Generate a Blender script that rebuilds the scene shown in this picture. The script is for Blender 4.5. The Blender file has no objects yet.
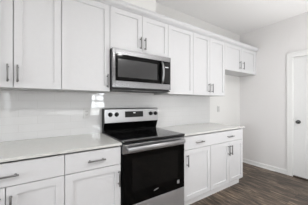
import bpy, bmesh, math, random
from mathutils import Vector, Matrix
random.seed(4)
S = bpy.context.scene
COL = S.collection

# ------------------------------------------------------------------ camera, world, lights, exposure
cam_d = bpy.data.cameras.new('camera')
cam = bpy.data.objects.new('camera', cam_d); COL.objects.link(cam)
cam_d.sensor_width = 36.0; cam_d.sensor_fit = 'HORIZONTAL'
cam_d.lens = 171.5449 / 308 * 36
cam_d.shift_y = 0.9127 / 308
cam_d.clip_start = 0.02
cam.location = (0, -2.1123, 1.2638)
cam.rotation_euler = (math.radians(90), 0, math.radians(-33.3216))
S.camera = cam

w = bpy.data.worlds.new('world'); S.world = w; w.use_nodes = True
wn = w.node_tree.nodes; wl = w.node_tree.links
bg = wn['Background']
bg.inputs[0].default_value = (0.93, 0.97, 1.0, 1); bg.inputs[1].default_value = 13.0

S.view_settings.view_transform = 'Standard'; S.view_settings.look = 'None'
S.view_settings.gamma = 1.0; S.view_settings.use_curve_mapping = False
S.view_settings.exposure = 0.14

CEIL = 2.765
E1, E2, Z2, E3, SP, X2, Y2 = 47, 28, 0.15, 13.5, 179, 2.6, -2.5
def area(name, loc, rot, sx, sy, e, col=(1, 1, 1)):
    ld = bpy.data.lights.new(name, 'AREA'); ld.shape = 'RECTANGLE'; ld.size = sx; ld.size_y = sy; ld.energy = e; ld.color = col; ld.spread = math.radians(SP)
    lo = bpy.data.objects.new(name, ld); COL.objects.link(lo); lo.location = loc; lo.rotation_euler = rot
    return lo
area('ceiling_fill', (1.9, -3.3, 1.0), (math.radians(180), 0, 0), 3.0, 2.6, E1, (0.98, 0.992, 1.0))  # added unseen fill lamp, aimed up to brighten the ceiling
_l = area('low_fill', (X2, Y2, Z2), (math.radians(180), 0, 0), 1.2, 0.8, E2, (0.98, 0.992, 1.0))
_l.visible_glossy = False      # added unseen fill lamp near the floor, left out of reflections
XR = 3.6437            # right wall
XL, YR = -3.2, -5.5    # left and rear wall
LIGHTS = [(1.6, -2.4), (0.1, -2.6), (2.0, -3.6), (-1.6, -2.6)]
for lx, ly in LIGHTS:
    ld = bpy.data.lights.new('downlight', 'AREA'); ld.shape = 'DISK'; ld.size = 0.14
    ld.energy = E3; ld.color = (1.0, 0.995, 0.99); ld.spread = math.radians(170)
    lo = bpy.data.objects.new('downlight', ld); COL.objects.link(lo)
    lo.location = (lx, ly, CEIL - 0.012)

# ------------------------------------------------------------------ helpers
def tag(o, label=None, cat=None, group=None, kind=None):
    if label: o['label'] = label
    if cat: o['category'] = cat
    if group: o['group'] = group
    if kind: o['kind'] = kind
    return o

def thing(name, label, cat, loc=(0, 0, 0), group=None):
    o = bpy.data.objects.new(name, None); COL.objects.link(o)
    o.location = loc; o.empty_display_size = 0.1
    return tag(o, label, cat, group)

def finish(name, bm, mats, parent=None, smooth=False, bevel=0.0, origin=None, segs=2):
    """link bm (built in world coordinates) as one mesh object under parent"""
    if bevel: pass
    me = bpy.data.meshes.new(name)
    bmesh.ops.recalc_face_normals(bm, faces=bm.faces[:])
    off = Vector((0, 0, 0))
    if origin is not None: off = Vector(origin)
    elif parent is not None: off = world_loc(parent)
    else:
        vs = [v.co for v in bm.verts]
        off = Vector(((min(v.x for v in vs) + max(v.x for v in vs)) / 2, (min(v.y for v in vs) + max(v.y for v in vs)) / 2, min(v.z for v in vs)))
    bmesh.ops.translate(bm, verts=bm.verts[:], vec=-off)
    bm.to_mesh(me); bm.free()
    if not isinstance(mats, (list, tuple)): mats = [mats]
    for m in mats: me.materials.append(m)
    if smooth:
        for p in me.polygons: p.use_smooth = True
    o = bpy.data.objects.new(name, me); COL.objects.link(o)
    if parent is not None:
        o.parent = parent
        o.location = off - world_loc(parent)
    else: o.location = off
    if bevel:
        b = o.modifiers.new('bevel', 'BEVEL'); b.width = bevel; b.segments = segs; b.limit_method = 'ANGLE'; b.angle_limit = math.radians(40)
        b.harden_normals = False
    return o

def world_loc(o):
    v = Vector(o.location)
    while o.parent is not None:
        o = o.parent; v += Vector(o.location)
    return v

def box(bm, x0, x1, y0, y1, z0, z1, mi=0):
    vs = [bm.verts.new((x, y, z)) for x in (x0, x1) for y in (y0, y1) for z in (z0, z1)]
    for f in ((0, 1, 3, 2), (4, 6, 7, 5), (0, 4, 5, 1), (2, 3, 7, 6), (0, 2, 6, 4), (1, 5, 7, 3)):
        fc = bm.faces.new([vs[i] for i in f]); fc.material_index = mi
    return vs

def tube(bm, pts, r, n=12, mi=0, cap=True):
    """tube through pts; r a number or one radius per point"""
    pts = [Vector(p) for p in pts]
    rs = r if isinstance(r, (list, tuple)) else [r] * len(pts)
    rings = []
    up = None
    for i, p in enumerate(pts):
        d = (pts[min(i + 1, len(pts) - 1)] - pts[max(i - 1, 0)]).normalized()
        if up is None:
            up = Vector((0, 0, 1)) if abs(d.z) < 0.9 else Vector((1, 0, 0))
        a = d.cross(up).normalized(); b = a.cross(d).normalized(); up = b
        rings.append([bm.verts.new(p + (a * math.cos(2 * math.pi * k / n) + b * math.sin(2 * math.pi * k / n)) * rs[i]) for k in range(n)])
    for i in range(len(rings) - 1):
        for k in range(n):
            f = bm.faces.new((rings[i][k], rings[i][(k + 1) % n], rings[i + 1][(k + 1) % n], rings[i + 1][k])); f.material_index = mi; f.smooth = True
    if cap:
        for rg in (rings[0], rings[-1]):
            f = bm.faces.new(rg); f.material_index = mi

def frame(bm, x0, x1, z0, z1, a, b, c, d, yf, yb, mi=0):
    """rectangular frame; a,b,c,d = widths left, right, bottom, top"""
    box(bm, x0, x0 + a, yf, yb, z0, z1, mi); box(bm, x1 - b, x1, yf, yb, z0, z1, mi)
    box(bm, x0 + a, x1 - b, yf, yb, z0, z0 + c, mi); box(bm, x0 + a, x1 - b, yf, yb, z1 - d, z1, mi)

def extrude_profile(bm, prof, axis, a0, a1, mi=0):
    """closed profile [(u,v)], extruded along axis: 'x' -> (a,u,v); 'y' -> (u,a,v); 'z' -> (u,v,a)"""
    def P(a, u, v): return {'x': (a, u, v), 'y': (u, a, v), 'z': (u, v, a)}[axis]
    r0 = [bm.verts.new(P(a0, u, v)) for u, v in prof]; r1 = [bm.verts.new(P(a1, u, v)) for u, v in prof]
    n = len(prof)
    for i in range(n):
        f = bm.faces.new((r0[i], r0[(i + 1) % n], r1[(i + 1) % n], r1[i])); f.material_index = mi
    for r in (r0, r1):
        f = bm.faces.new(r); f.material_index = mi

# ------------------------------------------------------------------ materials
def mat(name, col, rough=0.5, metal=0.0, spec=0.5, aniso=0.0, coat=0.0):
    m = bpy.data.materials.new(name); m.use_nodes = True
    p = m.node_tree.nodes['Principled BSDF']
    p.inputs['Base Color'].default_value = (*col, 1); p.inputs['Roughness'].default_value = rough
    p.inputs['Metallic'].default_value = metal; p.inputs['Specular IOR Level'].default_value = spec
    if aniso: p.inputs['Anisotropic'].default_value = aniso
    if coat: p.inputs['Coat Weight'].default_value = coat
    return m

def nodes(m): return m.node_tree.nodes, m.node_tree.links, m.node_tree.nodes['Principled BSDF']

def noisy(m, scale, amount, bump=0.0, stretch=(1, 1, 1), detail=3):
    """slight value variation and bump from one noise in object space"""
    N, L, p = nodes(m)
    tc = N.new('ShaderNodeTexCoord'); mp = N.new('ShaderNodeMapping'); mp.inputs['Scale'].default_value = stretch
    nz = N.new('ShaderNodeTexNoise'); nz.inputs['Scale'].default_value = scale; nz.inputs['Detail'].default_value = detail
    L.new(tc.outputs['Object'], mp.inputs[0]); L.new(mp.outputs[0], nz.inputs['Vector'])
    c = p.inputs['Base Color'].default_value[:3]
    r = N.new('ShaderNodeValToRGB')
    r.color_ramp.elements[0].position = 0.3; r.color_ramp.elements[1].position = 0.7
    r.color_ramp.elements[0].color = (*[max(0, v * (1 - amount)) for v in c], 1)
    r.color_ramp.elements[1].color = (*[min(1, v * (1 + amount)) for v in c], 1)
    L.new(nz.outputs['Fac'], r.inputs[0]); L.new(r.outputs[0], p.inputs['Base Color'])
    if bump:
        b = N.new('ShaderNodeBump'); b.inputs['Strength'].default_value = bump; b.inputs['Distance'].default_value = 0.002
        L.new(nz.outputs['Fac'], b.inputs['Height']); L.new(b.outputs[0], p.inputs['Normal'])
    return m

M = {}
M['wall'] = noisy(mat('wall_paint', (0.81, 0.795, 0.79), 0.6, spec=0.3), 260, 0.015, 0.12)
M['wallback'] = noisy(mat('back_wall_paint', (0.80, 0.795, 0.78), 0.6, spec=0.3), 260, 0.015, 0.12)
M['ceiling'] = noisy(mat('ceiling_paint', (0.87, 0.858, 0.852), 0.8, spec=0.2), 200, 0.015, 0.15)
M['trim'] = noisy(mat('trim_paint', (0.82, 0.82, 0.81), 0.35), 40, 0.01)
M['door'] = noisy(mat('door_paint', (0.76, 0.76, 0.755), 0.4), 40, 0.01)
M['cab'] = noisy(mat('cabinet_paint', (0.67, 0.67, 0.68), 0.38), 30, 0.008)
M['cabin'] = noisy(mat('cabinet_carcass', (0.55, 0.55, 0.55), 0.5), 30, 0.01)  # darker than the doors: shade of the gaps put into the colour
M['gap'] = noisy(mat('toe_board', (0.84, 0.84, 0.84), 0.4), 30, 0.01)
M['counter'] = noisy(mat('quartz', (0.65, 0.65, 0.625), 0.10), 55, 0.03, detail=6)
M['steel'] = noisy(mat('stainless_steel', (0.37, 0.37, 0.375), 0.30, 1.0, aniso=0.6), 30, 0.05, stretch=(0.6, 1, 60))
M['steel_soft'] = noisy(mat('brushed_steel', (0.27, 0.27, 0.275), 0.24, 1.0, aniso=0.9), 30, 0.06, stretch=(0.6, 1, 60))
M['steel_drawer'] = noisy(mat('satin_steel', (0.50, 0.50, 0.51), 0.55, 1.0), 30, 0.06, stretch=(0.6, 1, 60))
M['steel_dark'] = noisy(mat('painted_steel', (0.055, 0.055, 0.058), 0.4), 60, 0.05)
M['nickel'] = noisy(mat('satin_nickel', (0.22, 0.217, 0.215), 0.32, 1.0), 60, 0.03)
M['knob'] = noisy(mat('dark_nickel', (0.10, 0.10, 0.10), 0.25, 1.0), 60, 0.03)
M['blackglass'] = noisy(mat('black_glass', (0.002, 0.002, 0.002), 0.05, spec=0.12), 10, 0.05)
M['cooktop'] = noisy(mat('cooktop_glass', (0.008, 0.008, 0.009), 0.05, spec=0.5), 10, 0.05)
M['burner'] = noisy(mat('burner_print', (0.03, 0.03, 0.032), 0.12), 90, 0.1)
M['window_glass'] = noisy(mat('oven_window', (0.004, 0.004, 0.004), 0.06, spec=0.22), 20, 0.1)
M['microwin'] = noisy(mat('microwave_window_mesh', (0.040, 0.040, 0.041), 0.14, spec=0.5), 900, 0.25)
M['blackplastic'] = noisy(mat('black_plastic', (0.008, 0.008, 0.008), 0.35, spec=0.25), 60, 0.1)
M['pale'] = noisy(mat('pale_print', (0.22, 0.22, 0.22), 0.5), 60, 0.05)
M['plastic'] = noisy(mat('white_plastic', (0.62, 0.62, 0.61), 0.35), 60, 0.01)
M['dark'] = noisy(mat('dark_slot', (0.03, 0.03, 0.03), 0.6), 60, 0.05)
M['rack'] = noisy(mat('oven_rack', (0.35, 0.35, 0.35), 0.3, 1.0), 60, 0.05)
M['threshold'] = noisy(mat('threshold_wood', (0.05, 0.035, 0.026), 0.45), 40, 0.2)
M['ground'] = noisy(mat('ground', (0.45, 0.44, 0.41), 0.9), 3, 0.2)

def emit(name, col, s):
    m = bpy.data.materials.new(name); m.use_nodes = True
    N, L, p = nodes(m)
    p.inputs['Base Color'].default_value = (*col, 1)
    p.inputs['Emission Color'].default_value = (*col, 1); p.inputs['Emission Strength'].default_value = s
    return m
M['lens'] = emit('lamp_lens', (1, 0.97, 0.93), 6)
M['clock'] = emit('clock_display', (0.7, 0.72, 0.72), 0.15)

def pane_material(tint=(1, 1, 1)):
    m = bpy.data.materials.new('window_pane'); m.use_nodes = True
    N, L, p = nodes(m); N.remove(p)
    t = N.new('ShaderNodeBsdfTransparent'); t.inputs[0].default_value = (*tint, 1); g = N.new('ShaderNodeBsdfGlossy'); g.inputs['Roughness'].default_value = 0.02
    fr = N.new('ShaderNodeFresnel'); mx = N.new('ShaderNodeMixShader')
    L.new(fr.outputs[0], mx.inputs[0]); L.new(t.outputs[0], mx.inputs[1]); L.new(g.outputs[0], mx.inputs[2])
    L.new(mx.outputs[0], N['Material Output'].inputs[0])
    return m
M['pane'] = pane_material()
M['frosted'] = pane_material((0.5, 0.5, 0.5))

def tile_material():
    m = mat('subway_tile', (0.70, 0.70, 0.70), 0.025, spec=0.8)
    N, L, p = nodes(m)
    tc = N.new('ShaderNodeTexCoord')
    sp = N.new('ShaderNodeSeparateXYZ'); cb = N.new('ShaderNodeCombineXYZ')
    L.new(tc.outputs['Object'], sp.inputs[0]); L.new(sp.outputs['X'], cb.inputs['X']); L.new(sp.outputs['Z'], cb.inputs['Y'])
    def brick(mortar, smooth):
        b = N.new('ShaderNodeTexBrick'); L.new(cb.outputs[0], b.inputs['Vector'])
        b.offset = 0.5; b.inputs['Scale'].default_value = 1.0
        b.inputs['Brick Width'].default_value = 0.3048; b.inputs['Row Height'].default_value = 0.0762
        b.inputs['Mortar Size'].default_value = mortar; b.inputs['Mortar Smooth'].default_value = smooth
        return b
    bc = brick(0.0011, 0.1)
    bc.inputs['Color1'].default_value = (0.70, 0.70, 0.70, 1); bc.inputs['Color2'].default_value = (0.685, 0.685, 0.685, 1)
    bc.inputs['Mortar'].default_value = (0.60, 0.60, 0.59, 1)
    L.new(bc.outputs['Color'], p.inputs['Base Color'])
    br = brick(0.0, 0.0)
    br.inputs['Color1'].default_value = (0, 0, 0, 1); br.inputs['Color2'].default_value = (1, 1, 1, 1)
    # a slightly different tilt for every tile
    wnz = N.new('ShaderNodeTexWhiteNoise'); wnz.noise_dimensions = '1D'
    L.new(br.outputs['Color'], wnz.inputs['W'])
    sub = N.new('ShaderNodeVectorMath'); sub.operation = 'SUBTRACT'; sub.inputs[1].default_value = (0.5, 0.5, 0.5)
    L.new(wnz.outputs['Color'], sub.inputs[0])
    mul = N.new('ShaderNodeVectorMath'); mul.operation = 'MULTIPLY'; mul.inputs[1].default_value = (0.006, 0.0, 0.010)
    L.new(sub.outputs[0], mul.inputs[0])
    bp = N.new('ShaderNodeBump'); bp.inputs['Strength'].default_value = 0.3; bp.inputs['Distance'].default_value = 0.001; bp.invert = True
    bh = brick(0.004, 1.0); L.new(bh.outputs['Fac'], bp.inputs['Height'])
    add = N.new('ShaderNodeVectorMath'); add.operation = 'ADD'
    L.new(bp.outputs[0], add.inputs[0]); L.new(mul.outputs[0], add.inputs[1])
    nn = N.new('ShaderNodeVectorMath'); nn.operation = 'NORMALIZE'; L.new(add.outputs[0], nn.inputs[0])
    L.new(nn.outputs[0], p.inputs['Normal'])
    return m
M['tile'] = tile_material()

def floor_material():
    m = mat('wood_plank_floor', (0.1, 0.07, 0.05), 0.42, spec=0.4)
    N, L, p = nodes(m)
    tc = N.new('ShaderNodeTexCoord')
    sp = N.new('ShaderNodeSeparateXYZ'); cb = N.new('ShaderNodeCombineXYZ')
    L.new(tc.outputs['Object'], sp.inputs[0]); L.new(sp.outputs['Y'], cb.inputs['X']); L.new(sp.outputs['X'], cb.inputs['Y'])
    b = N.new('ShaderNodeTexBrick'); L.new(cb.outputs[0], b.inputs['Vector'])
    b.offset = 0.37; b.inputs['Scale'].default_value = 1.0
    b.inputs['Brick Width'].default_value = 1.22; b.inputs['Row Height'].default_value = 0.15
    b.inputs['Mortar Size'].default_value = 0.0018; b.inputs['Mortar Smooth'].default_value = 0.2
    b.inputs['Color1'].default_value = (0.0, 0.0, 0.0, 1); b.inputs['Color2'].default_value = (1, 1, 1, 1); b.inputs['Mortar'].default_value = (0.0, 0, 0, 1)
    wnz = N.new('ShaderNodeTexWhiteNoise'); wnz.noise_dimensions = '1D'; L.new(b.outputs['Color'], wnz.inputs['W'])
    off = N.new('ShaderNodeVectorMath'); off.operation = 'MULTIPLY_ADD'; off.inputs[1].default_value = (9, 9, 9)
    L.new(wnz.outputs['Color'], off.inputs[0]); L.new(cb.outputs[0], off.inputs[2])
    mp = N.new('ShaderNodeMapping'); mp.inputs['Scale'].default_value = (2.3, 15, 1); L.new(off.outputs[0], mp.inputs[0])
    nz = N.new('ShaderNodeTexNoise'); nz.inputs['Scale'].default_value = 1.6; nz.inputs['Detail'].default_value = 6; nz.inputs['Roughness'].default_value = 0.62
    nz.inputs['Distortion'].default_value = 1.0
    L.new(mp.outputs[0], nz.inputs['Vector'])
    ad = N.new('ShaderNodeMath'); ad.operation = 'MULTIPLY_ADD'; ad.inputs[1].default_value = 0.13
    L.new(wnz.outputs['Value'], ad.inputs[0]); 
    sb = N.new('ShaderNodeMath'); sb.operation = 'SUBTRACT'; sb.inputs[1].default_value = 0.085
    L.new(nz.outputs['Fac'], sb.inputs[0]); L.new(sb.outputs[0], ad.inputs[2])
    r = N.new('ShaderNodeValToRGB'); L.new(ad.outputs[0], r.inputs[0])
    e = r.color_ramp.elements
    e[0].position = 0.32; e[0].color = (0.018, 0.013, 0.009, 1)
    e[1].position = 0.66; e[1].color = (0.32, 0.245, 0.178, 1)
    k = e.new(0.5); k.color = (0.105, 0.077, 0.056, 1)
    mx = N.new('ShaderNodeMix'); mx.data_type = 'RGBA'
    L.new(b.outputs['Fac'], mx.inputs[0]); L.new(r.outputs[0], mx.inputs[6]); mx.inputs[7].default_value = (0.02, 0.014, 0.01, 1)
    L.new(mx.outputs[2], p.inputs['Base Color'])
    bp = N.new('ShaderNodeBump'); bp.inputs['Strength'].default_value = 0.25; bp.inputs['Distance'].default_value = 0.002
    L.new(nz.outputs['Fac'], bp.inputs['Height']); L.new(bp.outputs[0], p.inputs['Normal'])
    return m
M['floor'] = floor_material()

# ------------------------------------------------------------------ the room
def struct(name, bm, m, bevel=0.0, smooth=False, origin=None, parent=None):
    o = finish(name, bm, m, parent, smooth, bevel, origin)
    if parent is None: o['kind'] = 'structure'
    return o

T = 0.12
bm = bmesh.new(); box(bm, XL, XR, YR, 0, -0.1, 0); struct('floor', bm, M['floor'], origin=(0, 0, 0))
bm = bmesh.new(); box(bm, XL - T, XR + T, YR - T, T, CEIL, CEIL + 0.1); struct('ceiling', bm, M['ceiling'])
bm = bmesh.new(); box(bm, XL - T, XR + T, 0, T, -0.1, CEIL); struct('wall_back', bm, M['wallback'])

def wall_with_holes(bm, a0, a1, z0, z1, holes, put):
    """fill the rectangle a0..a1 x z0..z1 with boxes, leaving holes (b0,b1,c0,c1) free"""
    xs = sorted({a0, a1, *[h[0] for h in holes], *[h[1] for h in holes]})
    for i in range(len(xs) - 1):
        m_ = (xs[i] + xs[i + 1]) / 2
        cut = sorted([(h[2], h[3]) for h in holes if h[0] < m_ < h[1]])
        z = z0
        for c0, c1 in cut:
            if c0 > z: put(bm, xs[i], xs[i + 1], z, c0)
            z = c1
        if z < z1: put(bm, xs[i], xs[i + 1], z, z1)

# right wall with the doorway
DY0, DY1, DZ = -1.715, -0.952, 2.062      # clear opening of the door
bm = bmesh.new()
wall_with_holes(bm, YR, 0, -0.1, CEIL, [(DY0, DY1, -0.1, DZ)], lambda b, a, c, z0, z1: box(b, XR, XR + T, a, c, z0, z1))
bmesh.ops.remove_doubles(bm, verts=bm.verts[:], dist=1e-5)
struct('wall_right', bm, M['wall'])

# rear wall with three windows (the daylight of the room)
WINS = [(-1.10, -0.83, 0.40, 2.06), (1.80, 2.36, 0.72, 2.10)]
ADDED_LWINS = [(-3.0, -1.5, 0.7, 2.3)]      # added left-wall opening, out of view, for more daylight
bm = bmesh.new()
wall_with_holes(bm, XL - T, XR + T, -0.1, CEIL, WINS, lambda b, a, c, z0, z1: box(b, a, c, YR - T, YR, z0, z1))
bmesh.ops.remove_doubles(bm, verts=bm.verts[:], dist=1e-5)
struct('wall_rear', bm, M['wall'])
bm = bmesh.new()
wall_with_holes(bm, YR, 0, -0.1, CEIL, ADDED_LWINS, lambda b, a, c, z0, z1: box(b, XL - T, XL, a, c, z0, z1))
bmesh.ops.remove_doubles(bm, verts=bm.verts[:], dist=1e-5)
struct('wall_left', bm, M['wall'])
bm = bmesh.new(); box(bm, -40, 30, -60, 30, -0.3, -0.2); struct('ground', bm, M['ground'])
for i, (y0, y1, z0, z1) in enumerate(ADDED_LWINS):
    bm = bmesh.new(); c = 0.08; f = 0.06; xa, xb = XL - 0.09, XL - 0.05
    box(bm, XL, XL + 0.02, y0 - c, y0, z0, z1 + c); box(bm, XL, XL + 0.02, y1, y1 + c, z0, z1 + c); box(bm, XL, XL + 0.02, y0, y1, z1, z1 + c)
    ym = (y0 + y1) / 2
    for a, b in ((y0, ym), (ym, y1)):
        box(bm, xa, xb, a, a + f, z0, z1); box(bm, xa, xb, b - f, b, z0, z1)
        box(bm, xa, xb, a + f, b - f, z0, z0 + f); box(bm, xa, xb, a + f, b - f, z1 - f, z1)
    wf = struct('window_%d' % (i + 3), bm, M['trim'])  # added window, put in to light the room from the left
    bm = bmesh.new(); box(bm, XL - 0.072, XL - 0.068, y0 + f, y1 - f, z0 + f, z1 - f)
    finish('pane', bm, M['pane'], wf)
# light portals in the glazed openings help the sky find its way in
def portal(loc, rot, sx, sy):
    ld = bpy.data.lights.new('window_portal', 'AREA'); ld.shape = 'RECTANGLE'; ld.size = sx; ld.size_y = sy; ld.cycles.is_portal = True
    lo = bpy.data.objects.new('window_portal', ld); COL.objects.link(lo); lo.location = loc; lo.rotation_euler = rot
for x0, x1, z0, z1 in WINS: portal(((x0 + x1) / 2, YR - 0.1, (z0 + z1) / 2), (math.radians(90), 0, 0), x1 - x0, z1 - z0)
for y0, y1, z0, z1 in ADDED_LWINS: portal((XL - 0.1, (y0 + y1) / 2, (z0 + z1) / 2), (math.radians(90), 0, math.radians(-90)), y1 - y0, z1 - z0)

for i, (x0, x1, z0, z1) in enumerate(WINS):
    bm = bmesh.new()
    c = 0.09
    box(bm, x0 - c, x0, YR, YR + 0.02, z0 - c, z1 + c); box(bm, x1, x1 + c, YR, YR + 0.02, z0 - c, z1 + c)
    box(bm, x0, x1, YR, YR + 0.02, z1, z1 + c); box(bm, x0, x1, YR, YR + 0.02, z0 - c, z0)
    box(bm, x0 - c - .02, x1 + c + .02, YR + .0201, YR + 0.06, z0 - 0.02, z0 + 0.005)
    f = 0.05 if i == 0 else 0.03
    ya, yb = YR - 0.09, YR - 0.05
    box(bm, x0, x0 + f, ya, yb, z0, z1); box(bm, x1 - f, x1, ya, yb, z0, z1)
    box(bm, x0 + f, x1 - f, ya, yb, z0, z0 + f); box(bm, x0 + f, x1 - f, ya, yb, z1 - f, z1)
    zm = (z0 + z1) / 2
    box(bm, x0 + f, x1 - f, ya, yb, zm - 0.02, zm + 0.02)
    xm = x0 + (x1 - x0) * 0.38
    if i: box(bm, xm - .014, xm + .014, ya, yb, z0 + f, zm - 0.02)
    if i: box(bm, xm - .014, xm + .014, ya, yb, zm + 0.02, z1 - f)
    wf = struct('window_%d' % (i + 1), bm, M['trim'])
    bm = bmesh.new(); box(bm, x0 + f, x1 - f, YR - 0.072, YR - 0.068, z0 + f, z1 - f)
    finish('pane', bm, M['pane'] if i else M['frosted'], wf)

# door in the rear wall beside the sidelight (seen only as a reflection)
bm = bmesh.new()
box(bm, -2.15, -1.25, YR + 0.0005, YR + 0.02, 0.012, 2.05)
for px in (-2.02, -1.64):
    for pz, ph in ((0.25, 0.55), (0.95, 0.85)): frame(bm, px, px + 0.26, pz, pz + ph, 0.02, 0.02, 0.02, 0.02, YR + 0.0203, YR + 0.03)
struct('door_2', bm, M['door'])

# baseboards
def baseboard(name, axis, a0, a1, sgn, at, shoe=True):
    th, h = 0.014, 0.082
    sh = 0.012 if shoe else 0.0
    prof = [(at, 0.0005), (at + sgn * (th + sh), 0.0005), (at + sgn * (th + sh), 0.009), (at + sgn * (th + sh * 0.7), 0.016), (at + sgn * th, 0.019), (at + sgn * th, h - 0.014)]
    if not shoe: prof = [(at, 0.0005), (at + sgn * th, 0.0005), (at + sgn * th, h - 0.014)]
    prof += [(at + sgn * (th - 0.007), h), (at, h)]
    bm = bmesh.new(); extrude_profile(bm, prof, axis, a0, a1); struct(name, bm, M['trim'])
baseboard('baseboard_right', 'y', -0.687, -0.027, -1, XR - 0.0002)
baseboard('baseboard_right.001', 'y', -0.8665, -0.6872, -1, XR - 0.0002, False)
baseboard('baseboard_back', 'x', 2.66, XR - 0.0005, -1, -0.0002)
baseboard('baseboard_rear', 'x', -0.80, XR - 0.03, 1, YR + 0.0002)

# chase above the cabinets
bm = bmesh.new(); box(bm, 0.66, 1.205, -0.325, -0.0005, 2.372, CEIL - 0.0005); struct('wall_chase', bm, M['wallback'])

# door in the right wall
bm = bmesh.new()
cw = 0.085
X0 = XR - 0.018
prof_y = lambda a, b, z0, z1: box(bm, X0, XR - 0.0003, a, b, z0, z1)
def casing_box(a, b, z0, z1):
    box(bm, XR - 0.016, XR - 0.0003, a, b, z0, z1)
casing_box(DY1 + 0.0, DY1 + cw, 0.0005, DZ + cw)
casing_box(DY0 - cw, DY0 - 0.0, 0.0005, DZ + cw)
casing_box(DY0, DY1, DZ, DZ + cw)
box(bm, XR - 0.021, XR - 0.016, DY1 + cw - 0.022, DY1 + cw, 0.0005, DZ + cw)
box(bm, XR - 0.021, XR - 0.016, DY0 - cw, DY0 - cw + 0.022, 0.0005, DZ + cw)
box(bm, XR - 0.021, XR - 0.016, DY0 - cw + 0.022, DY1 + cw - 0.022, DZ + cw - 0.022, DZ + cw)
struct('trim_1', bm, M['trim'], bevel=0.003)

bm = bmesh.new()
dx0, dx1 = XR + 0.022, XR + 0.06
ya, yb = DY0 + 0.004, DY1 - 0.004
za, zb = 0.012, DZ - 0.004
st = 0.155
panels = [(ya + st, yb - st, 1.062, 1.985), (ya + st, yb - st, 0.30, 0.87)]
wall_with_holes(bm, ya, yb, za, zb, [(p[0], p[1], p[2], p[3]) for p in panels][::-1], lambda b, a, c, z0, z1: box(b, dx0, dx1, a, c, z0, z1))
bmesh.ops.remove_doubles(bm, verts=bm.verts[:], dist=1e-5)
for p in panels:
    box(bm, dx0 + 0.012, dx1 - 0.004, p[0], p[1], p[2], p[3])
    # sloped moulding and raised field
    k = 0.035
    v0 = [bm.verts.new((dx0 + 0.012, y, z)) for y, z in ((p[0] + k, p[2] + k), (p[1] - k, p[2] + k), (p[1] - k, p[3] - k), (p[0] + k, p[3] - k))]
    v1 = [bm.verts.new((dx0 + 0.004, y, z)) for y, z in ((p[0] + 2 * k, p[2] + 2 * k), (p[1] - 2 * k, p[2] + 2 * k), (p[1] - 2 * k, p[3] - 2 * k), (p[0] + 2 * k, p[3] - 2 * k))]
    for j in range(4): bm.faces.new((v0[j], v0[(j + 1) % 4], v1[(j + 1) % 4], v1[j]))
    bm.faces.new(v1)
d1 = struct('door_1', bm, M['door'], bevel=0.003)
bm = bmesh.new()
ky, kz = -1.021, 0.948
tube(bm, [(dx0 - 0.001, ky, kz), (dx0 - 0.008, ky, kz), (dx0 - 0.010, ky, kz)], [0.033, 0.032, 0.026], 20)
tube(bm, [(dx0 - 0.009, ky, kz), (dx0 - 0.026, ky, kz)], [0.013, 0.012], 16)
pr = [(0.024, 0.012), (0.03, 0.022), (0.038, 0.027), (0.048, 0.028), (0.057, 0.024), (0.062, 0.015), (0.0635, 0.004)]
tube(bm, [(dx0 - a, ky, kz) for a, _ in pr], [r for _, r in pr], 20)
finish('door_knob', bm, M['knob'], d1, smooth=True)
# jamb with stop
bm = bmesh.new()
box(bm, XR, XR + T, DY1 - 0.0035, DY1 - 0.0002, 0.0005, DZ - 0.0002); box(bm, XR, XR + T, DY0 + 0.0002, DY0 + 0.0035, 0.0005, DZ - 0.0002)
box(bm, XR, XR + T, DY0 + 0.0035, DY1 - 0.0035, DZ - 0.0035, DZ - 0.0002)
struct('trim_2', bm, M['trim'])
bm = bmesh.new(); box(bm, XR - 0.014, XR + T, DY0 + 0.004, DY1 - 0.004, 0.0003, 0.0115)
box(bm, XR - 0.014, XR + 0.0205, DY0 + 0.004, DY1 - 0.004, 0.0116, 0.02); struct('trim_3', bm, M['threshold'])

# ------------------------------------------------------------------ cabinets
DU, DC = 0.3446, 0.631       # face of the wall-unit doors, face of the base-unit doors
TH = 0.019
ZU0, ZU1 = 1.390, 2.302

def handle(parent, x, y, z, length, vertical):
    """bar pull standing off the face at y (towards the camera), centred at x,z"""
    bm = bmesh.new(); h = length / 2; so = 0.030; r = 0.0064
    P = (lambda t, d: (x, y - d, z + t)) if vertical else (lambda t, d: (x + t, y - d, z))
    tube(bm, [P(-h, so), P(-h + 0.002, so), P(h - 0.002, so), P(h, so)], [r * .8, r, r, r * .8], 12)
    for t in (-h * 0.74, h * 0.74):
        tube(bm, [P(t, 0.0002), P(t, 0.003), P(t, 0.0031), P(t, so)], [0.0075, 0.0075, 0.0045, 0.0045], 10)
    return finish('handle', bm, M['nickel'], parent)

def shaker(name, parent, x0, x1, z0, z1, yf, rail=0.056):
    """door with a recessed flat panel; yf = face (negative y), built back to yf+TH"""
    bm = bmesh.new(); g = 0.0023
    x0 += g; x1 -= g
    yb = yf + TH
    rec = 0.011
    def ring(a, y): return [bm.verts.new((x, y, z)) for x, z in ((x0 + a, z0 + a), (x1 - a, z0 + a), (x1 - a, z1 - a), (x0 + a, z1 - a))]
    e = 0.0014
    rings = [ring(0, yb), ring(0, yf + e), ring(e, yf), ring(rail, yf), ring(rail + 0.0008, yf + rec)]
    for a, b in zip(rings, rings[1:]):
        for j in range(4): bm.faces.new((a[j], a[(j + 1) % 4], b[(j + 1) % 4], b[j]))
    bm.faces.new(rings[0]); bm.faces.new(rings[-1])
    return finish(name, bm, M['cab'], parent)

def slab(name, parent, x0, x1, z0, z1, yf):
    bm = bmesh.new(); g = 0.0023
    box(bm, x0 + g, x1 - g, yf, yf + TH, z0, z1)
    return finish(name, bm, M['cab'], parent, bevel=0.0014)

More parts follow.
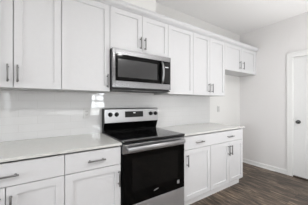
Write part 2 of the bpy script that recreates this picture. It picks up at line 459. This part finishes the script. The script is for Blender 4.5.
def upper(label, x0, x1, z0, doors, hz, z1=ZU1, filler=None):
    """doors: list of (xa, xb, handle_x or None)"""
    t = thing('wall_cabinet', label, 'cabinet', ((x0 + x1) / 2, -DU / 2, z0), 'white wall cabinets')
    bm = bmesh.new(); xe = filler or x1
    g = 0.0008
    yb = -(DU - TH - 0.006)
    p = 0.018
    # carcass of panels, recessed bottom
    box(bm, x0 + g, x0 + p, yb, -0.001, z0, z1); box(bm, x1 - p, xe - g, yb, -0.001, z0, z1)
    box(bm, x0 + p, x1 - p, yb, -0.001, z0 + 0.004, z0 + 0.004 + p); box(bm, x0 + p, x1 - p, yb, -0.001, z1 - p, z1)
    box(bm, x0 + p, x1 - p, -0.012, -0.001, z0 + 0.004 + p, z1 - p)
    bmesh.ops.remove_doubles(bm, verts=bm.verts[:], dist=1e-6)
    finish('carcass', bm, M['cabin'], t)
    for xa, xb, hx in doors:
        d = shaker('door', t, xa, xb, z0 + 0.001, z1 - 0.004, -DU)
        if hx is not None: handle(d, hx, -DU, hz, 0.138, True)
    if filler:
        bm = bmesh.new(); box(bm, x1 + 0.0005, filler - g, -DU, yb - 0.0002, z0, z1)
        finish('filler_strip', bm, M['cab'], t)
    return t

upper('white two-door wall cabinet with tall shaker doors at the far left edge', -0.530, 0.155, ZU0,
      [(-0.530, -0.187, -0.220), (-0.187, 0.155, -0.158)], 1.503)
upper('white single-door tall wall cabinet directly left of the microwave', 0.155, 0.606, ZU0, [(0.155, 0.606, 0.577)], 1.497)
upper('short white two-door wall cabinet directly above the microwave', 0.606, 1.384, 1.847,
      [(0.606, 0.998, 0.969), (0.998, 1.384, 1.030)], 1.963)
upper('white single-door tall wall cabinet directly right of the microwave', 1.384, 1.843, ZU0, [(1.384, 1.843, None)], 1.5)
upper('white tall two-door wall cabinet with paired handles, beside the empty fridge nook', 1.843, 2.599, ZU0,
      [(1.843, 2.212, 2.180), (2.212, 2.599, 2.256)], 1.503)
upper('short white two-door cabinet high over the empty fridge nook in the corner', 2.599, 3.605, 1.842,
      [(2.599, 3.102, 3.040), (3.102, 3.605, 3.150)], 1.963, filler=XR - 0.001)

# crown moulding
bm = bmesh.new()
prof = [(-0.300, 2.303), (-(DU + 0.001), 2.303), (-(DU + 0.004), 2.309), (-(DU + 0.024), 2.316), (-(DU + 0.038), 2.328), (-(DU + 0.043), 2.344),
        (-(DU + 0.043), 2.350), (-(DU + 0.050), 2.352), (-(DU + 0.050), 2.364), (-0.300, 2.364)]
extrude_profile(bm, prof, 'x', -0.535, XR - 0.001)
cr = finish('crown_molding', bm, M['cab'])
tag(cr, 'white crown molding running along the tops of all wall cabinets', 'molding')

def base(label, x0, x1, drawers, doors, endpanel=False):
    t = thing('base_cabinet', label, 'cabinet', ((x0 + x1) / 2, -DC / 2, 0), 'white base cabinets')
    g = 0.0008; yb = -(DC - TH - 0.008); p = 0.018; zt = 0.8835; zb = 0.107
    bm = bmesh.new()
    box(bm, x0 + g, x0 + p, yb, -0.016, zb, zt); box(bm, x1 - p, x1 - g, yb, -0.016, zb, zt)
    box(bm, x0 + p, x1 - p, yb, -0.016, zb, zb + p); box(bm, x0 + p, x1 - p, yb + 0.05, -0.016, zt - p, zt)
    box(bm, x0 + p, x1 - p, -0.03, -0.016, zb + p, zt - p)
    box(bm, x0 + p, x1 - p, yb, yb + p, 0.69, 0.73)
    finish('carcass', bm, M['cabin'], t)
    bm = bmesh.new(); box(bm, x0 + g, x1 - g, -0.566, -0.545, 0.0008, zb - 0.0005)
    tk = finish('toe_kick', bm, M['gap'], t)
    for xa, xb, hs in drawers:
        d = slab('drawer', t, xa, xb, 0.713, 0.868, -DC)
        for hx in hs: handle(d, hx, -DC, 0.786, 0.145, False)
    for xa, xb, hx in doors:
        d = shaker('door', t, xa, xb, 0.110, 0.707, -DC)
        if hx is not None: handle(d, hx, -DC, 0.588, 0.14, True)
    return t

base('white base cabinet with wide drawer over two doors at left edge', -0.545, 0.151, [(-0.545, 0.151, (-0.197,))],
     [(-0.545, -0.197, -0.228), (-0.197, 0.151, -0.168)])
base('white base cabinet with drawer and single door directly left of the range', 0.151, 0.611, [(0.151, 0.611, (0.389,))], [(0.151, 0.611, 0.588)])
base('wide white base cabinet with one long two-handled drawer right of the range', 1.384, 2.640, [(1.384, 2.640, (1.648, 2.294))],
     [(1.384, 1.868, 1.441), (1.868, 2.280, 2.254), (2.280, 2.640, 2.318)])

def counter(label, x0, x1):
    bm = bmesh.new(); box(bm, x0, x1, -0.651, -0.010, 0.884, 0.906)
    o = finish('countertop', bm, M['counter'], bevel=0.001)
    return tag(o, label, 'countertop', 'pale quartz countertops')
counter('pale quartz countertop on the base cabinets left of the range', -0.56, 0.612)
counter('pale quartz countertop on the base cabinets right of the range', 1.383, 2.652)

# tile backsplash
bm = bmesh.new(); box(bm, -0.56, 2.628, -0.009, -0.0005, 0.9065, 1.389)
bs = finish('tile_backsplash', bm, M['tile'])
tag(bs, 'glossy white subway tile backsplash between countertops and wall cabinets', 'backsplash')

# outlets
def outlet(x, z, y, label, kind):
    t = thing('wall_outlet', label, 'outlet', (x, y, z))
    bm = bmesh.new(); box(bm, x - 0.035, x + 0.035, y - 0.008, y - 0.0003, z - 0.057, z + 0.057)
    finish('cover_plate', bm, M['plastic'], t, bevel=0.003)
    bm = bmesh.new()
    for s in (-1, 1):
        box(bm, x - 0.017, x + 0.017, y - 0.0095, y - 0.0081, z + s * 0.021 - 0.0155, z + s * 0.021 + 0.0155)
        for q in (-0.0065, 0.0065):
            box(bm, x + q - 0.002, x + q + 0.002, y - 0.0099, y - 0.0095, z + s * 0.021 - 0.003, z + s * 0.021 + 0.006, 1)
    finish('socket', bm, [M['plastic'], M['dark']], t)
outlet(0.441, 1.150, -0.009, 'white duplex outlet on the tile backsplash just left of the range', 'duplex')
outlet(2.893, 1.155, -0.0, 'white duplex outlet on bare wall in the fridge nook', 'duplex')

# ------------------------------------------------------------------ microwave
mx0, mx1 = 0.614, 1.380
mz0, mz1 = 1.418, 1.843
mw = thing('microwave', 'stainless over-the-range microwave hanging under the short wall cabinet', 'microwave', ((mx0 + mx1) / 2, -0.2, mz0))
bm = bmesh.new(); box(bm, mx0, mx1, -0.366, -0.012, mz0 + 0.006, mz1)
finish('body', bm, M['steel_dark'], mw, bevel=0.003)
bm = bmesh.new()
yf = -0.402
frame(bm, mx0, mx1, mz0 + 0.016, mz1, 0.030, 0.010, 0.070, 0.058, yf, -0.367)
finish('front_frame', bm, M['steel_soft'], mw, bevel=0.002)
dr = bmesh.new(); box(dr, mx0 + 0.0305, mx1 - 0.0105, yf + 0.002, -0.367, mz0 + 0.0865, mz1 - 0.0585)
door = finish('door', dr, M['blackglass'], mw)
bm = bmesh.new(); box(bm, 0.672, 1.172, yf + 0.0012, yf + 0.0019, 1.545, 1.738)
finish('door_window', bm, M['microwin'], door)
bm = bmesh.new()
pts = []
for i in range(13):
    t = i / 12; z = 1.508 + t * (1.772 - 1.508)
    pts.append((1.238, yf - 0.004 - 0.036 * math.sin(math.pi * t) ** 0.6, z))
tube(bm, pts, [0.012] * 13, 12)
finish('handle', bm, M['steel'], door)
bm = bmesh.new(); box(bm, 1.272, 1.362, yf + 0.0006, yf + 0.0019, 1.520, 1.770)
cp = finish('control_panel', bm, M['blackplastic'], mw)
bm = bmesh.new(); box(bm, 1.292, 1.342, yf - 0.0002, yf + 0.0005, 1.708, 1.720)
finish('clock', bm, M['clock'], cp)
bm = bmesh.new()
box(bm, mx0 + 0.004, mx1 - 0.004, -0.392, -0.016, mz0 - 0.006, mz0 + 0.0055)
for i in range(24):
    box(bm, mx0 + 0.05 + i * 0.028, mx0 + 0.066 + i * 0.028, -0.18, -0.06, mz0 - 0.008, mz0 - 0.006)
finish('vent_grille', bm, M['blackplastic'], mw)

# ------------------------------------------------------------------ range
rx0, rx1 = 0.6165, 1.3785
RF = -0.655
rg = thing('range', 'stainless electric range with black glass cooktop standing between the base cabinets', 'range', ((rx0 + rx1) / 2, -0.33, 0))
bm = bmesh.new(); box(bm, rx0, rx1, RF + 0.045, -0.03, 0.03, 0.893)
for xx in (rx0 + 0.05, rx1 - 0.05):
    for yy in (RF + 0.1, -0.09): tube(bm, [(xx, yy, 0.001), (xx, yy, 0.031)], 0.016, 12)
finish('body', bm, M['steel_dark'], rg)
bm = bmesh.new(); box(bm, rx0 - 0.0005, rx1 + 0.0005, RF - 0.006, -0.075, 0.8935, 0.9165)
ct = finish('cooktop', bm, M['cooktop'], rg, bevel=0.004)
def ringmesh(bm, x, y, z, r0, r1, n=40):
    a = [bm.verts.new((x + r0 * math.cos(2 * math.pi * k / n), y + r0 * math.sin(2 * math.pi * k / n), z)) for k in range(n)]
    b = [bm.verts.new((x + r1 * math.cos(2 * math.pi * k / n), y + r1 * math.sin(2 * math.pi * k / n), z)) for k in range(n)]
    for k in range(n): bm.faces.new((a[k], a[(k + 1) % n], b[(k + 1) % n], b[k]))
for (x, y, r) in ((0.80, -0.50, 0.115), (1.20, -0.50, 0.095), (0.80, -0.23, 0.078), (1.20, -0.23, 0.095)):
    bm = bmesh.new(); ringmesh(bm, x, y, 0.9168, r - 0.003, r); ringmesh(bm, x, y, 0.9168, r * 0.6 - 0.002, r * 0.6)
    finish('burner', bm, M['burner'], ct)
# backguard, face leaning back a little
bm = bmesh.new()
prof = [(-0.0105, 0.894), (-0.074, 0.894), (-0.074, 0.94), (-0.112, 1.028), (-0.104, 1.190), (-0.098, 1.199), (-0.0105, 1.199)]
extrude_profile(bm, prof, 'x', rx0, rx1)
bgd = finish('backguard', bm, M['blackglass'], rg, bevel=0.002)
def bgy(z): return -0.112 + (z - 1.028) / (1.190 - 1.028) * 0.008
bm = bmesh.new()
prof = [(bgy(1.03) - 0.0004, 1.030), (bgy(1.03) - 0.004, 1.030), (bgy(1.19) - 0.004, 1.190), (-0.099, 1.2025), (-0.03, 1.2025), (-0.03, 1.1995), (bgy(1.19) + 0.004, 1.1995), (bgy(1.19) - 0.0004, 1.190)]
extrude_profile(bm, prof, 'x', rx0 + 0.004, rx1 + 0.0)
pn = finish('control_panel', bm, M['steel'], bgd)
yz = lambda z: bgy(z) - 0.004
bm = bmesh.new()
prof = [(yz(1.088) - 0.0002, 1.088), (yz(1.088) - 0.003, 1.088), (yz(1.163) - 0.003, 1.163), (yz(1.163) - 0.0002, 1.163)]
extrude_profile(bm, prof, 'x', 0.880, 1.140)
dsp = finish('display', bm, M['blackplastic'], pn)
bm = bmesh.new(); box(bm, 0.995, 1.025, yz(1.14) - 0.0042, yz(1.14) - 0.0032, 1.138, 1.150)
finish('clock', bm, M['clock'], dsp)
for x in (0.690, 0.769, 1.258, 1.338):
    z = 1.128; y = yz(z)
    bm = bmesh.new()
    pr = [(0.0005, 0.027), (0.006, 0.027), (0.0065, 0.0225), (0.026, 0.0205), (0.029, 0.018), (0.030, 0.004)]
    tube(bm, [(x, y - a, z) for a, _ in pr], [r for _, r in pr], 24)
    box(bm, x - 0.0045, x + 0.0045, y - 0.034, y - 0.028, z - 0.019, z + 0.019)
    k = finish('knob', bm, M['blackplastic'], pn)
    bm = bmesh.new(); box(bm, x - 0.001, x + 0.001, y - 0.0348, y - 0.0342, z + 0.004, z + 0.018)
    finish('pointer', bm, M['pale'], k)

# oven door
bm = bmesh.new(); box(bm, rx0 + 0.003, rx1 - 0.003, RF, RF + 0.043, 0.308, 0.797)
od = finish('oven_door', bm, M['blackglass'], rg, bevel=0.003)
bm = bmesh.new(); box(bm, rx0 + 0.003, rx1 - 0.003, RF - 0.001, RF + 0.043, 0.7975, 0.880)
finish('door_top_band', bm, M['steel'], od, bevel=0.003)
bm = bmesh.new(); box(bm, 0.715, 1.28, RF - 0.0009, RF - 0.0002, 0.43, 0.745)
finish('oven_window', bm, M['window_glass'], od)
bm = bmesh.new()
hz = 0.842; hy = RF - 0.045
n = 16
prof = [(hy + 0.011 * math.cos(2 * math.pi * k / n), hz + 0.022 * math.sin(2 * math.pi * k / n)) for k in range(n)]
extrude_profile(bm, prof, 'x', rx0 + 0.035, rx1 - 0.035)
for f in bm.faces: f.smooth = len(f.verts) == 4
for x in (rx0 + 0.037, rx1 - 0.062): box(bm, x, x + 0.025, hy + 0.002, RF - 0.0012, hz - 0.014, hz + 0.014)
finish('handle', bm, M['steel_drawer'], od)
# small maker's mark and sticker on the door
bm = bmesh.new()
n = 20
cx, cz = 0.985, 0.385
v = [bm.verts.new((cx + 0.030 * math.cos(2 * math.pi * k / n), RF - 0.0008, cz + 0.006 * math.sin(2 * math.pi * k / n) + 0.006 * math.cos(2 * math.pi * k / n))) for k in range(n)]
v2 = [bm.verts.new((q.co.x, RF - 0.0002, q.co.z)) for q in v]
bm.faces.new(v); bm.faces.new(v2)
for k in range(n): bm.faces.new((v[k], v[(k + 1) % n], v2[(k + 1) % n], v2[k]))
finish('emblem', bm, M['pale'], od)
bm = bmesh.new(); box(bm, 1.266, 1.300, RF - 0.0008, RF - 0.0002, 0.368, 0.408)
finish('sticker', bm, M['pale'], od)
# storage drawer
bm = bmesh.new(); box(bm, rx0 + 0.003, rx1 - 0.003, RF, RF + 0.043, 0.060, 0.3045)
finish('storage_drawer', bm, M['steel_drawer'], rg, bevel=0.003)
bm = bmesh.new(); box(bm, rx0 + 0.01, rx1 - 0.01, RF + 0.06, RF + 0.075, 0.002, 0.029)
finish('kick_plate', bm, M['blackplastic'], rg)

# ------------------------------------------------------------------ ceiling downlights (behind the camera)
for i, (lx, ly) in enumerate(LIGHTS):
    bm = bmesh.new(); n = 32
    prof = [(0.078, CEIL - 0.0005), (0.098, CEIL - 0.0005), (0.096, CEIL - 0.007), (0.080, CEIL - 0.009), (0.078, CEIL - 0.004)]
    rings = [[bm.verts.new((lx + r * math.cos(2 * math.pi * k / n), ly + r * math.sin(2 * math.pi * k / n), z)) for k in range(n)] for r, z in prof]
    for a in range(len(rings)):
        b = (a + 1) % len(rings)
        for k in range(n): bm.faces.new((rings[a][k], rings[a][(k + 1) % n], rings[b][(k + 1) % n], rings[b][k]))
    o = struct('trim_%d' % (4 + i), bm, M['trim'])
    bm = bmesh.new()
    vs = [bm.verts.new((lx + 0.077 * math.cos(2 * math.pi * k / n), ly + 0.077 * math.sin(2 * math.pi * k / n), CEIL - 0.003)) for k in range(n)]
    bm.faces.new(vs)
    finish('lamp_lens', bm, M['lens'], o)
